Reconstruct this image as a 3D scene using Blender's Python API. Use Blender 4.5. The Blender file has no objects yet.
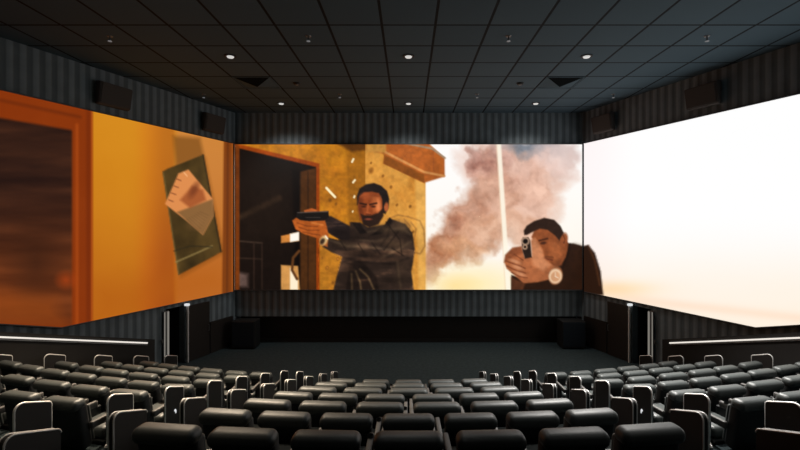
import bpy, bmesh, math, random
import numpy as np
from mathutils import Vector, Matrix

# ------------------------------------------------------------------ camera, world, lights, exposure
SC = bpy.context.scene
COL = SC.collection
F, CX, HY, EYE = 450.0, 408.5, 221.0, 5.0        # focal length (px), vanishing point, eye height (m)
cam_d = bpy.data.cameras.new('camera')
cam_d.sensor_width = 36.0
cam_d.lens = F / 800 * 36.0
cam_d.shift_x = -(CX - 400) / 800
cam_d.shift_y = (HY - 225) / 800
cam_d.clip_start, cam_d.clip_end = 0.05, 200
cam = bpy.data.objects.new('camera', cam_d)
cam.location = (0, 0, EYE)
cam.rotation_euler = (math.pi / 2, 0, 0)
COL.objects.link(cam)
SC.camera = cam

world = bpy.data.worlds.new('world')
SC.world = world
world.use_nodes = True
bg = world.node_tree.nodes['Background']
bg.inputs[0].default_value = (0.55, 0.75, 0.85, 1)
bg.inputs[1].default_value = 0.004

SC.view_settings.view_transform = 'Standard'
SC.view_settings.look = 'None'
SC.view_settings.gamma = 1.0
SC.view_settings.use_curve_mapping = False
SC.view_settings.exposure = 0.0

SCREEN_GAIN = 1.0        # brightness of the projected picture
# ceiling downlights, dimmed by zone: {distance: (side, middle)}
LAMP_W = {16.8: (220.0, 160.0), 12.0: (8200.0, 260.0), 7.2: (800.0, 150.0), 2.4: (150.0, 40.0)}

random.seed(4)

# ------------------------------------------------------------------ helpers
def srgb(r, g, b):
    f = lambda c: (c / 255) / 12.92 if c / 255 <= 0.04045 else ((c / 255 + 0.055) / 1.055) ** 2.4
    return (f(r), f(g), f(b), 1)

class NT:
    """tiny node-tree writer"""
    def __init__(self, name):
        self.m = bpy.data.materials.new(name)
        self.m.use_nodes = True
        self.t = self.m.node_tree
        self.b = self.t.nodes['Principled BSDF']
    def n(self, kind, **kw):
        nd = self.t.nodes.new(kind)
        for k, v in kw.items():
            setattr(nd, k, v)
        return nd
    def l(self, a, b):
        self.t.links.new(a, b)

def mat_plain(name, col, rough=0.6, metal=0.0, var=0.15, scale=12.0, bump=0.0, bump_scale=80.0, spec=0.5, coat=0.0):
    q = NT(name)
    q.b.inputs['Roughness'].default_value = rough
    q.b.inputs['Metallic'].default_value = metal
    q.b.inputs['Specular IOR Level'].default_value = spec
    q.b.inputs['Coat Weight'].default_value = coat
    tc = q.n('ShaderNodeTexCoord')
    no = q.n('ShaderNodeTexNoise')
    no.inputs['Scale'].default_value = scale
    no.inputs['Detail'].default_value = 3
    q.l(tc.outputs['Object'], no.inputs['Vector'])
    mx = q.n('ShaderNodeMix', data_type='RGBA')
    mx.inputs[6].default_value = tuple(c * (1 - var) for c in col[:3]) + (1,)
    mx.inputs[7].default_value = tuple(min(1, c * (1 + var)) for c in col[:3]) + (1,)
    q.l(no.outputs['Fac'], mx.inputs[0])
    q.l(mx.outputs[2], q.b.inputs['Base Color'])
    if bump:
        n2 = q.n('ShaderNodeTexNoise')
        n2.inputs['Scale'].default_value = bump_scale
        q.l(tc.outputs['Object'], n2.inputs['Vector'])
        bp = q.n('ShaderNodeBump')
        bp.inputs['Strength'].default_value = bump
        bp.inputs['Distance'].default_value = 0.01
        q.l(n2.outputs['Fac'], bp.inputs['Height'])
        q.l(bp.outputs['Normal'], q.b.inputs['Normal'])
    return q.m

def mat_emit(name, col, strength):
    q = NT(name)
    q.b.inputs['Base Color'].default_value = (0.05, 0.05, 0.05, 1)
    q.b.inputs['Emission Color'].default_value = col
    q.b.inputs['Emission Strength'].default_value = strength
    return q.m

def mat_stripes(name, c1, c2, direction, period=0.29):
    """pleated fabric wall covering: soft vertical stripes along a direction of the wall"""
    q = NT(name)
    q.b.inputs['Roughness'].default_value = 0.9
    q.b.inputs['Specular IOR Level'].default_value = 0.2
    tc = q.n('ShaderNodeTexCoord')
    dt = q.n('ShaderNodeVectorMath', operation='DOT_PRODUCT')
    dt.inputs[1].default_value = tuple(d * 2 * math.pi / period for d in direction)
    q.l(tc.outputs['Object'], dt.inputs[0])
    sn = q.n('ShaderNodeMath', operation='SINE')
    q.l(dt.outputs['Value'], sn.inputs[0])
    mr = q.n('ShaderNodeMapRange', interpolation_type='SMOOTHSTEP')
    mr.inputs[1].default_value, mr.inputs[2].default_value = -0.55, 0.55
    q.l(sn.outputs[0], mr.inputs[0])
    no = q.n('ShaderNodeTexNoise')
    no.inputs['Scale'].default_value = 2.5
    q.l(tc.outputs['Object'], no.inputs['Vector'])
    mx = q.n('ShaderNodeMix', data_type='RGBA')
    mx.inputs[6].default_value, mx.inputs[7].default_value = c1, c2
    q.l(mr.outputs[0], mx.inputs[0])
    m2 = q.n('ShaderNodeMix', data_type='RGBA', blend_type='MULTIPLY')
    m2.inputs[0].default_value = 0.35
    q.l(mx.outputs[2], m2.inputs[6])
    q.l(no.outputs['Fac'], m2.inputs[7])
    q.l(m2.outputs[2], q.b.inputs['Base Color'])
    bp = q.n('ShaderNodeBump')
    bp.inputs['Strength'].default_value = 0.25
    bp.inputs['Distance'].default_value = 0.03
    q.l(sn.outputs[0], bp.inputs['Height'])
    q.l(bp.outputs['Normal'], q.b.inputs['Normal'])
    return q.m

def mat_ceiling():
    q = NT('ceiling_tiles')
    q.b.inputs['Roughness'].default_value = 0.85
    q.b.inputs['Specular IOR Level'].default_value = 0.25
    tc = q.n('ShaderNodeTexCoord')
    sp = q.n('ShaderNodeSeparateXYZ')
    q.l(tc.outputs['Object'], sp.inputs[0])
    masks = []
    cells = []
    for out, off in ((sp.outputs[0], 0.6), (sp.outputs[1], 10.1 % 1.2)):
        a = q.n('ShaderNodeMath', operation='SUBTRACT'); a.inputs[1].default_value = off
        q.l(out, a.inputs[0])
        d = q.n('ShaderNodeMath', operation='DIVIDE'); d.inputs[1].default_value = 1.2
        q.l(a.outputs[0], d.inputs[0])
        fr = q.n('ShaderNodeMath', operation='FRACT'); q.l(d.outputs[0], fr.inputs[0])
        fl = q.n('ShaderNodeMath', operation='FLOOR'); q.l(d.outputs[0], fl.inputs[0])
        cells.append(fl)
        pp = q.n('ShaderNodeMath', operation='PINGPONG'); pp.inputs[1].default_value = 0.5
        q.l(fr.outputs[0], pp.inputs[0])
        lt = q.n('ShaderNodeMapRange')
        lt.inputs[1].default_value, lt.inputs[2].default_value = 0.020, 0.030
        q.l(pp.outputs[0], lt.inputs[0])
        masks.append(lt)
    mn = q.n('ShaderNodeMath', operation='MINIMUM')
    q.l(masks[0].outputs[0], mn.inputs[0]); q.l(masks[1].outputs[0], mn.inputs[1])
    cb = q.n('ShaderNodeCombineXYZ')
    q.l(cells[0].outputs[0], cb.inputs[0]); q.l(cells[1].outputs[0], cb.inputs[1])
    wn = q.n('ShaderNodeTexWhiteNoise', noise_dimensions='3D')
    q.l(cb.outputs[0], wn.inputs['Vector'])
    tl = q.n('ShaderNodeMix', data_type='RGBA')
    tl.inputs[6].default_value = (0.068, 0.108, 0.136, 1)
    tl.inputs[7].default_value = (0.078, 0.122, 0.152, 1)
    q.l(wn.outputs['Value'], tl.inputs[0])
    mx = q.n('ShaderNodeMix', data_type='RGBA')
    mx.inputs[6].default_value = (0.004, 0.006, 0.008, 1)
    q.l(tl.outputs[2], mx.inputs[7])
    q.l(mn.outputs[0], mx.inputs[0])
    q.l(mx.outputs[2], q.b.inputs['Base Color'])
    bp = q.n('ShaderNodeBump'); bp.inputs['Strength'].default_value = 0.6; bp.inputs['Distance'].default_value = 0.01
    q.l(mn.outputs[0], bp.inputs['Height']); q.l(bp.outputs['Normal'], q.b.inputs['Normal'])
    return q.m

def mat_wood(name, c1, c2, rough=0.55):
    q = NT(name)
    q.b.inputs['Roughness'].default_value = rough
    tc = q.n('ShaderNodeTexCoord')
    mp = q.n('ShaderNodeMapping'); mp.inputs['Scale'].default_value = (1.2, 1.2, 14)
    q.l(tc.outputs['Object'], mp.inputs[0])
    no = q.n('ShaderNodeTexNoise'); no.inputs['Scale'].default_value = 2.0; no.inputs['Detail'].default_value = 6
    q.l(mp.outputs[0], no.inputs['Vector'])
    mx = q.n('ShaderNodeMix', data_type='RGBA')
    mx.inputs[6].default_value, mx.inputs[7].default_value = c1, c2
    q.l(no.outputs['Fac'], mx.inputs[0]); q.l(mx.outputs[2], q.b.inputs['Base Color'])
    return q.m

def mat_picture():
    q = NT('projected_picture')
    q.b.inputs['Base Color'].default_value = (0.02, 0.02, 0.02, 1)
    q.b.inputs['Roughness'].default_value = 0.9
    q.b.inputs['Specular IOR Level'].default_value = 0.0
    at = q.n('ShaderNodeAttribute'); at.attribute_name = 'picture'
    q.l(at.outputs['Color'], q.b.inputs['Emission Color'])
    q.b.inputs['Emission Strength'].default_value = SCREEN_GAIN
    return q.m

M = {}
M['ceiling'] = mat_ceiling()
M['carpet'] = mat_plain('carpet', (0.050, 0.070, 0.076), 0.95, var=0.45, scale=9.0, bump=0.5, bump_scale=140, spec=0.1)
M['tier_carpet'] = mat_plain('tier_carpet', (0.012, 0.018, 0.020), 0.95, var=0.45, scale=9.0, bump=0.5, bump_scale=140, spec=0.1)  # same carpet, darkened in colour to offset the strong lamps over the tiers
M['wood_dark'] = mat_wood('dark_panelling', (0.016, 0.012, 0.010, 1), (0.028, 0.020, 0.016, 1))
M['parapet'] = mat_plain('parapet_fabric', (0.030, 0.027, 0.025), 0.8, var=0.12, scale=6)
M['black'] = mat_plain('black_paint', (0.012, 0.012, 0.012), 0.6, var=0.1)
M['speaker'] = mat_plain('speaker_cloth', (0.085, 0.074, 0.068), 0.9, var=0.2, scale=60)
M['blue_cloth'] = mat_plain('navy_cloth', (0.012, 0.020, 0.030), 0.9, var=0.2, scale=40)
M['leather'] = mat_plain('black_leather', (0.043, 0.050, 0.049), 0.48, var=0.18, scale=14, bump=0.10, bump_scale=160, spec=0.5)
M['diffuser'] = mat_plain('diffuser_paint', (0.073, 0.115, 0.144), 0.85, var=0.05, spec=0.2)
M['leather_back'] = mat_plain('black_back_shell', (0.007, 0.009, 0.010), 0.6, var=0.15, scale=10)
M['plastic'] = mat_plain('dark_plastic', (0.02, 0.021, 0.022), 0.4, var=0.1)
M['arm'] = mat_plain('armrest_vinyl', (0.075, 0.072, 0.068), 0.6, var=0.12)
M['chrome'] = mat_plain('satin_metal', (0.95, 0.94, 0.91), 0.42, metal=0.3, var=0.04)
M['panel'] = mat_plain('panel_laminate', (0.017, 0.015, 0.014), 0.5, var=0.12, scale=8)
M['led'] = mat_emit('led_strip', (1.0, 0.93, 0.84, 1), 0.9)
M['led_soft'] = mat_emit('led_post', (1.0, 0.93, 0.82, 1), 0.2)
M['lens'] = mat_emit('lamp_lens', (1.0, 0.98, 0.94, 1), 0.62)
M['deflector_glow'] = mat_emit('sprinkler_glow', (0.9, 0.95, 1.0, 1), 0.12)  # faint glow given to the sprinkler deflectors, which are no lamps
M['lamp_white'] = mat_emit('wall_lamp_glow', (0.95, 0.98, 1.0, 1), 0.75)
M['diffuser_shade'] = mat_plain('shade_black', (0.012, 0.014, 0.015), 0.9, var=0.1, spec=0.0)  # black that puts shade into the colour of the diffusers' near face
M['grey'] = mat_plain('grey_metal', (0.2, 0.2, 0.2), 0.45, metal=0.6, var=0.05)
M['frame'] = mat_plain('screen_frame', (0.10, 0.105, 0.11), 0.5, var=0.05)
M['frame_light'] = mat_plain('screen_edge_strip', (0.85, 0.85, 0.82), 0.5, var=0.05)
M['picture'] = mat_picture()

def link(o, parent=None):
    COL.objects.link(o)
    if parent is not None:
        o.parent = parent
    return o

def obj(name, bm, m, parent=None, smooth=False):
    me = bpy.data.meshes.new(name)
    bmesh.ops.recalc_face_normals(bm, faces=bm.faces)
    bm.to_mesh(me); bm.free()
    me.materials.append(m)
    if smooth:
        me.polygons.foreach_set('use_smooth', [True] * len(me.polygons))
    return link(bpy.data.objects.new(name, me), parent)

def tag(o, label=None, cat=None, group=None, kind=None):
    if label: o['label'] = label
    if cat: o['category'] = cat
    if group: o['group'] = group
    if kind: o['kind'] = kind
    return o

def thing(name, label, cat, loc=(0, 0, 0), rz=0.0, group=None):
    o = bpy.data.objects.new(name, None)
    o.empty_display_size = 0.2
    o.location = loc
    o.rotation_euler = (0, 0, rz)
    return tag(link(o), label, cat, group)

def copy_tree(o, parent=None):
    c = o.copy()
    link(c)
    if parent is not None:
        c.parent = parent
    for ch in list(o.children):
        copy_tree(ch, c)
    return c

def add_box(bm, c, s, rot=None, bevel=0.0, seg=3):
    r = bmesh.ops.create_cube(bm, size=1.0)
    vs = r['verts']
    for v in vs:
        v.co = Vector((v.co.x * s[0], v.co.y * s[1], v.co.z * s[2]))
    if bevel:
        es = list({e for v in vs for e in v.link_edges})
        rr = bmesh.ops.bevel(bm, geom=es, offset=bevel, segments=seg, profile=0.5, affect='EDGES')
        vs = list({v for f in rr['faces'] for v in f.verts} | {v for v in vs if v.is_valid})
    mt = Matrix.Translation(c)
    if rot is not None:
        mt = mt @ rot
    for v in vs:
        v.co = mt @ v.co
    return vs

def box(name, c, s, m, parent=None, rot=None, bevel=0.0, seg=3, smooth=False):
    bm = bmesh.new()
    add_box(bm, c, s, rot, bevel, seg)
    return obj(name, bm, m, parent, smooth)

def add_tube(bm, pts, r, seg=8, closed_ends=True):
    pts = [Vector(p) for p in pts]
    rings = []
    for i, p in enumerate(pts):
        a = pts[max(0, i - 1)]; b = pts[min(len(pts) - 1, i + 1)]
        d = (b - a).normalized()
        up = Vector((1, 0, 0)) if abs(d.x) < 0.9 else Vector((0, 0, 1))
        u = d.cross(up).normalized(); w = d.cross(u)
        rings.append([bm.verts.new(p + (u * math.cos(2 * math.pi * k / seg) + w * math.sin(2 * math.pi * k / seg)) * r) for k in range(seg)])
    for a, b in zip(rings, rings[1:]):
        for k in range(seg):
            bm.faces.new((a[k], a[(k + 1) % seg], b[(k + 1) % seg], b[k]))
    if closed_ends:
        bm.faces.new(rings[0]); bm.faces.new(rings[-1][::-1])

def add_disc(bm, c, r0, r1, z0, z1, seg=20, cap=True):
    a = [bm.verts.new((c[0] + r0 * math.cos(t), c[1] + r0 * math.sin(t), z0)) for t in (2 * math.pi * k / seg for k in range(seg))]
    b = [bm.verts.new((c[0] + r1 * math.cos(t), c[1] + r1 * math.sin(t), z1)) for t in (2 * math.pi * k / seg for k in range(seg))]
    for k in range(seg):
        bm.faces.new((a[k], a[(k + 1) % seg], b[(k + 1) % seg], b[k]))
    if cap:
        bm.faces.new(a); bm.faces.new(b)

def add_prism(bm, outline, x0, x1):
    """outline: (y, z) points, extruded along x"""
    a = [bm.verts.new((x0, y, z)) for y, z in outline]
    b = [bm.verts.new((x1, y, z)) for y, z in outline]
    n = len(outline)
    bm.faces.new(a); bm.faces.new(b[::-1])
    for k in range(n):
        bm.faces.new((a[k], a[(k + 1) % n], b[(k + 1) % n], b[k]))

# ------------------------------------------------------------------ room dimensions
Y_SCREEN, Y_WALL, Y_DADO, Y_BACK = 18.2, 18.3, 18.65, -4.0
CEIL = EYE + 4.4
SLOPE = 0.358                                    # the side walls splay outward towards the back
HALF = 7.1
def wall_x(y): return HALF + SLOPE * (Y_SCREEN - y)
NRM = math.hypot(1, SLOPE)
WDIR = Vector((SLOPE / NRM, 1 / NRM, 0))         # left wall, towards the screen
ROWS, PITCH, RISE, SEAT_H = 8, 1.05, 0.294, 1.117
EDGE = 0.36                                      # riser line ahead of a row's headrests
def row_y(k): return 3.93 + PITCH * k
def row_floor(k): return RISE * (7 - k)
def sag(k, x):
    x = abs(x)
    side = lambda t: 0.2 + 0.22 * (t - 4.3) + 0.0225 * (t - 4.3) ** 2 + 0.065 * (k - 4)
    if x <= 2.4: return x * x / 34
    if x >= 4.3: return side(x)
    t = (x - 2.4) / 1.9
    return (2.4 ** 2 / 34) * (1 - t) + side(4.3) * t
def sag_slope(k, x):
    h = 0.02
    s = (sag(k, abs(x) + h) - sag(k, abs(x) - h)) / (2 * h)
    return s if x >= 0 else -s

# ------------------------------------------------------------------ setting
def struct(name, bm, m, parent=None):
    o = obj(name, bm, m, parent)
    if parent is None:
        o['kind'] = 'structure'
    return o

def quad(bm, *ps):
    return bm.faces.new([bm.verts.new(p) for p in ps])

# floor: flat in front of the screen, carpeted tiers behind
bm = bmesh.new()
xs = np.linspace(-13.4, 13.4, 90)
def edge_line(k):
    return [(x, row_y(k) + sag(k, x) + EDGE) for x in xs]
lines = {k: edge_line(k) for k in range(-1, 8)}
def strip(pa, za, pb, zb):
    a = [bm.verts.new((x, y, za)) for x, y in pa]
    b = [bm.verts.new((x, y, zb)) for x, y in pb]
    for i in range(len(a) - 1):
        bm.faces.new((a[i], a[i + 1], b[i + 1], b[i]))
front = [(x, 19.0) for x in xs]
strip(lines[7], 0, front, 0)
for k in range(7, -1, -1):
    strip(lines[k], row_floor(k), lines[k], row_floor(k - 1))       # riser between tier k-1 and tier k
    strip(lines[k - 1], row_floor(k - 1), lines[k], row_floor(k - 1))
back = [(x, Y_BACK - 0.2) for x in xs]
n_flat = len(xs) - 1
strip(lines[-1], row_floor(-1), lines[-1], row_floor(-2))
strip(back, row_floor(-2), lines[-1], row_floor(-2))
bm.faces.index_update()
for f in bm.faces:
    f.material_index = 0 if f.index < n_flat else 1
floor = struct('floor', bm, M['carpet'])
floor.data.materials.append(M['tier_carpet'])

bm = bmesh.new()
add_box(bm, (0, (Y_BACK + 19) / 2, CEIL + 0.1), (32, 19 - Y_BACK + 0.6, 0.2))
struct('ceiling', bm, M['ceiling'])

M['stripes_front'] = mat_stripes('pleated_wall_front', (0.17, 0.205, 0.225, 1), (0.29, 0.345, 0.375, 1), (1, 0, 0))
M['stripes_left'] = mat_stripes('pleated_wall_left', (0.17, 0.205, 0.225, 1), (0.29, 0.345, 0.375, 1), tuple(WDIR))
M['stripes_right'] = mat_stripes('pleated_wall_right', (0.17, 0.205, 0.225, 1), (0.29, 0.345, 0.375, 1), (-WDIR.x, WDIR.y, 0))

# front wall: pleated fabric above, recessed dark panelling below
bm = bmesh.new()
add_box(bm, (0, Y_WALL + 0.3, (1.12 + CEIL) / 2), (2 * HALF + 0.6, 0.6, CEIL - 1.12))
struct('wall_front', bm, M['stripes_front'])
bm = bmesh.new()
add_box(bm, (0, Y_DADO + 0.1, 0.56), (2 * HALF + 0.6, 0.2, 1.12))
struct('trim_1', bm, M['wood_dark'])
bm = bmesh.new()
add_box(bm, (0, Y_DADO - 0.02, 0.07), (2 * HALF, 0.04, 0.14))
struct('baseboard_front', bm, M['parapet'])
bm = bmesh.new()
add_box(bm, (0, Y_BACK - 0.1, CEIL / 2), (32, 0.2, CEIL))
struct('wall_back', bm, M['parapet'])

DOOR_Y0, DOOR_Y1, DOOR_H = 15.16, 15.92, 2.02
def wall_piece(bm, s, y0, y1, z0, z1, t=0.25):
    """a slab of the side wall between two depths; s = -1 left, +1 right"""
    n = Vector((s * 1 / NRM, SLOPE / NRM, 0))    # outward
    pts = []
    for y in (y0, y1):
        p = Vector((s * wall_x(y), y, 0))
        pts += [p, p + n * t]
    (a, ao, b, bo) = pts
    lo = [bm.verts.new((p.x, p.y, z0)) for p in (a, b, bo, ao)]
    hi = [bm.verts.new((p.x, p.y, z1)) for p in (a, b, bo, ao)]
    bm.faces.new(lo); bm.faces.new(hi[::-1])
    for i in range(4):
        bm.faces.new((lo[i], lo[(i + 1) % 4], hi[(i + 1) % 4], hi[i]))

def wall_pt(s, y, z, off=0.0):
    """a point on a side wall, off metres into the room"""
    n = Vector((-s * 1 / NRM, -SLOPE / NRM, 0))
    p = Vector((s * wall_x(y), y, z)) + n * off
    return p
def wall_rz(s):
    return -s * -math.atan(SLOPE) if s > 0 else -math.atan(SLOPE)

for s, side in ((-1, 'left'), (1, 'right')):
    bm = bmesh.new()
    wall_piece(bm, s, Y_BACK, 18.75, DOOR_H, CEIL)
    wall_piece(bm, s, Y_BACK, DOOR_Y0, 0, DOOR_H)
    wall_piece(bm, s, DOOR_Y1, 18.75, 0, DOOR_H)
    struct('wall_' + side, bm, M['stripes_' + side])
    # lobby behind the doorway
    bm = bmesh.new()
    n = Vector((s / NRM, SLOPE / NRM, 0))
    a = Vector((s * wall_x(DOOR_Y0), DOOR_Y0, 0)) + n * 0.25
    b = Vector((s * wall_x(DOOR_Y1), DOOR_Y1, 0)) + n * 0.25
    L = 1.6
    for p, q in ((a, a + n * L), (b, b + n * L), (a + n * L, b + n * L)):
        quad(bm, (p.x, p.y, 0), (q.x, q.y, 0), (q.x, q.y, DOOR_H), (p.x, p.y, DOOR_H))
    quad(bm, *[(p.x, p.y, DOOR_H) for p in (a, b, b + n * L, a + n * L)])
    quad(bm, *[(p.x, p.y, 0.0) for p in (a, b, b + n * L, a + n * L)])
    struct('wall_lobby_' + side, bm, M['parapet'])
    # dark panelled dado between the doorway and the front corner
    bm = bmesh.new()
    def slab(y0, y1, z0, z1, o0, o1, bm=bm, s=s):
        c = [wall_pt(s, y0, 0, o0), wall_pt(s, y1, 0, o0), wall_pt(s, y1, 0, o1), wall_pt(s, y0, 0, o1)]
        lo = [bm.verts.new((p.x, p.y, z0)) for p in c]
        hi = [bm.verts.new((p.x, p.y, z1)) for p in c]
        bm.faces.new(lo); bm.faces.new(hi[::-1])
        for i in range(4):
            bm.faces.new((lo[i], lo[(i + 1) % 4], hi[(i + 1) % 4], hi[i]))
    slab(17.02, 18.15, 0, 1.18, 0.0, 0.05)
    struct('trim_2' if s < 0 else 'trim_3', bm, M['wood_dark'])

# ------------------------------------------------------------------ projected pictures
class Paint:
    """paints a picture on a set of surface points, in picture units"""
    def __init__(self, px, py, base):
        self.x, self.y = px, py
        self.c = np.ones(px.shape + (3,)) * np.array(base, float)
    def put(self, mask, col):
        m = mask[..., None]
        self.c = self.c * (1 - m) + np.array(col, float) * m
    def poly(self, pts, col, soft=0.9, alpha=1.0):
        x, y = self.x, self.y
        inside = np.zeros(x.shape, bool)
        d = np.full(x.shape, 1e9)
        n = len(pts)
        for i in range(n):
            x0, y0 = pts[i]; x1, y1 = pts[(i + 1) % n]
            if y0 != y1:
                cross = ((y0 > y) != (y1 > y)) & (x < (x1 - x0) * (y - y0) / (y1 - y0) + x0)
                inside ^= cross
            dx, dy = x1 - x0, y1 - y0
            t = np.clip(((x - x0) * dx + (y - y0) * dy) / (dx * dx + dy * dy + 1e-9), 0, 1)
            d = np.minimum(d, np.hypot(x - x0 - t * dx, y - y0 - t * dy))
        sd = np.where(inside, d, -d)
        self.put(np.clip(0.5 + sd / (2 * soft), 0, 1) * alpha, col)
    def ell(self, cx, cy, rx, ry, col, rot=0.0, soft=0.25, alpha=1.0):
        c, s = math.cos(rot), math.sin(rot)
        u = (self.x - cx) * c + (self.y - cy) * s
        v = -(self.x - cx) * s + (self.y - cy) * c
        r = np.sqrt((u / rx) ** 2 + (v / ry) ** 2)
        self.put(np.clip((1 + soft - r) / (2 * soft), 0, 1) * alpha, col)
    def line(self, pts, w, col, soft=0.6, alpha=1.0):
        d = np.full(self.x.shape, 1e9)
        for (x0, y0), (x1, y1) in zip(pts, pts[1:]):
            dx, dy = x1 - x0, y1 - y0
            t = np.clip(((self.x - x0) * dx + (self.y - y0) * dy) / (dx * dx + dy * dy + 1e-9), 0, 1)
            d = np.minimum(d, np.hypot(self.x - x0 - t * dx, self.y - y0 - t * dy))
        self.put(np.clip(0.5 + (w / 2 - d) / (2 * soft), 0, 1) * alpha, col)
    def noise(self, sx, sy, seed=0, octaves=4):
        r = np.random.RandomState(seed)
        out = np.zeros(self.x.shape); amp = 1.0; tot = 0
        for o in range(octaves):
            g = r.rand(64, 64)
            u = self.x / sx * 2 ** o; v = self.y / sy * 2 ** o
            iu = np.floor(u).astype(int); iv = np.floor(v).astype(int)
            fu = u - iu; fv = v - iv
            fu = fu * fu * (3 - 2 * fu); fv = fv * fv * (3 - 2 * fv)
            a = g[iu % 64, iv % 64]; b = g[(iu + 1) % 64, iv % 64]
            c = g[iu % 64, (iv + 1) % 64]; d = g[(iu + 1) % 64, (iv + 1) % 64]
            out += amp * ((a * (1 - fu) + b * fu) * (1 - fv) + (c * (1 - fu) + d * fu) * fv)
            tot += amp; amp *= 0.5
        return out / tot
    def linear(self):
        c = np.clip(self.c, 0, 255) / 255
        return np.where(c <= 0.04045, c / 12.92, ((c + 0.055) / 1.055) ** 2.4)

def step(a, b, t):
    t = np.clip((t - a) / (b - a), 0, 1)
    return t * t * (3 - 2 * t)

def screen_mesh(name, P, rgb, parent):
    """P: (rows, cols, 3) points; rgb linear colours at those points"""
    nr, nc = P.shape[:2]
    me = bpy.data.meshes.new(name)
    idx = np.arange(nr * nc).reshape(nr, nc)
    quads = np.stack([idx[:-1, :-1], idx[:-1, 1:], idx[1:, 1:], idx[1:, :-1]], -1).reshape(-1, 4)
    me.vertices.add(nr * nc)
    me.vertices.foreach_set('co', P.reshape(-1).astype(np.float32))
    me.loops.add(quads.size)
    me.loops.foreach_set('vertex_index', quads.reshape(-1).astype(np.int32))
    me.polygons.add(len(quads))
    me.polygons.foreach_set('loop_start', (np.arange(len(quads)) * 4).astype(np.int32))
    me.update(calc_edges=True)
    at = me.color_attributes.new('picture', 'FLOAT_COLOR', 'POINT')
    at.data.foreach_set('color', np.concatenate([rgb.reshape(-1, 3), np.ones((nr * nc, 1))], 1).reshape(-1).astype(np.float32))
    me.materials.append(M['picture'])
    return link(bpy.data.objects.new(name, me), parent)

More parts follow.
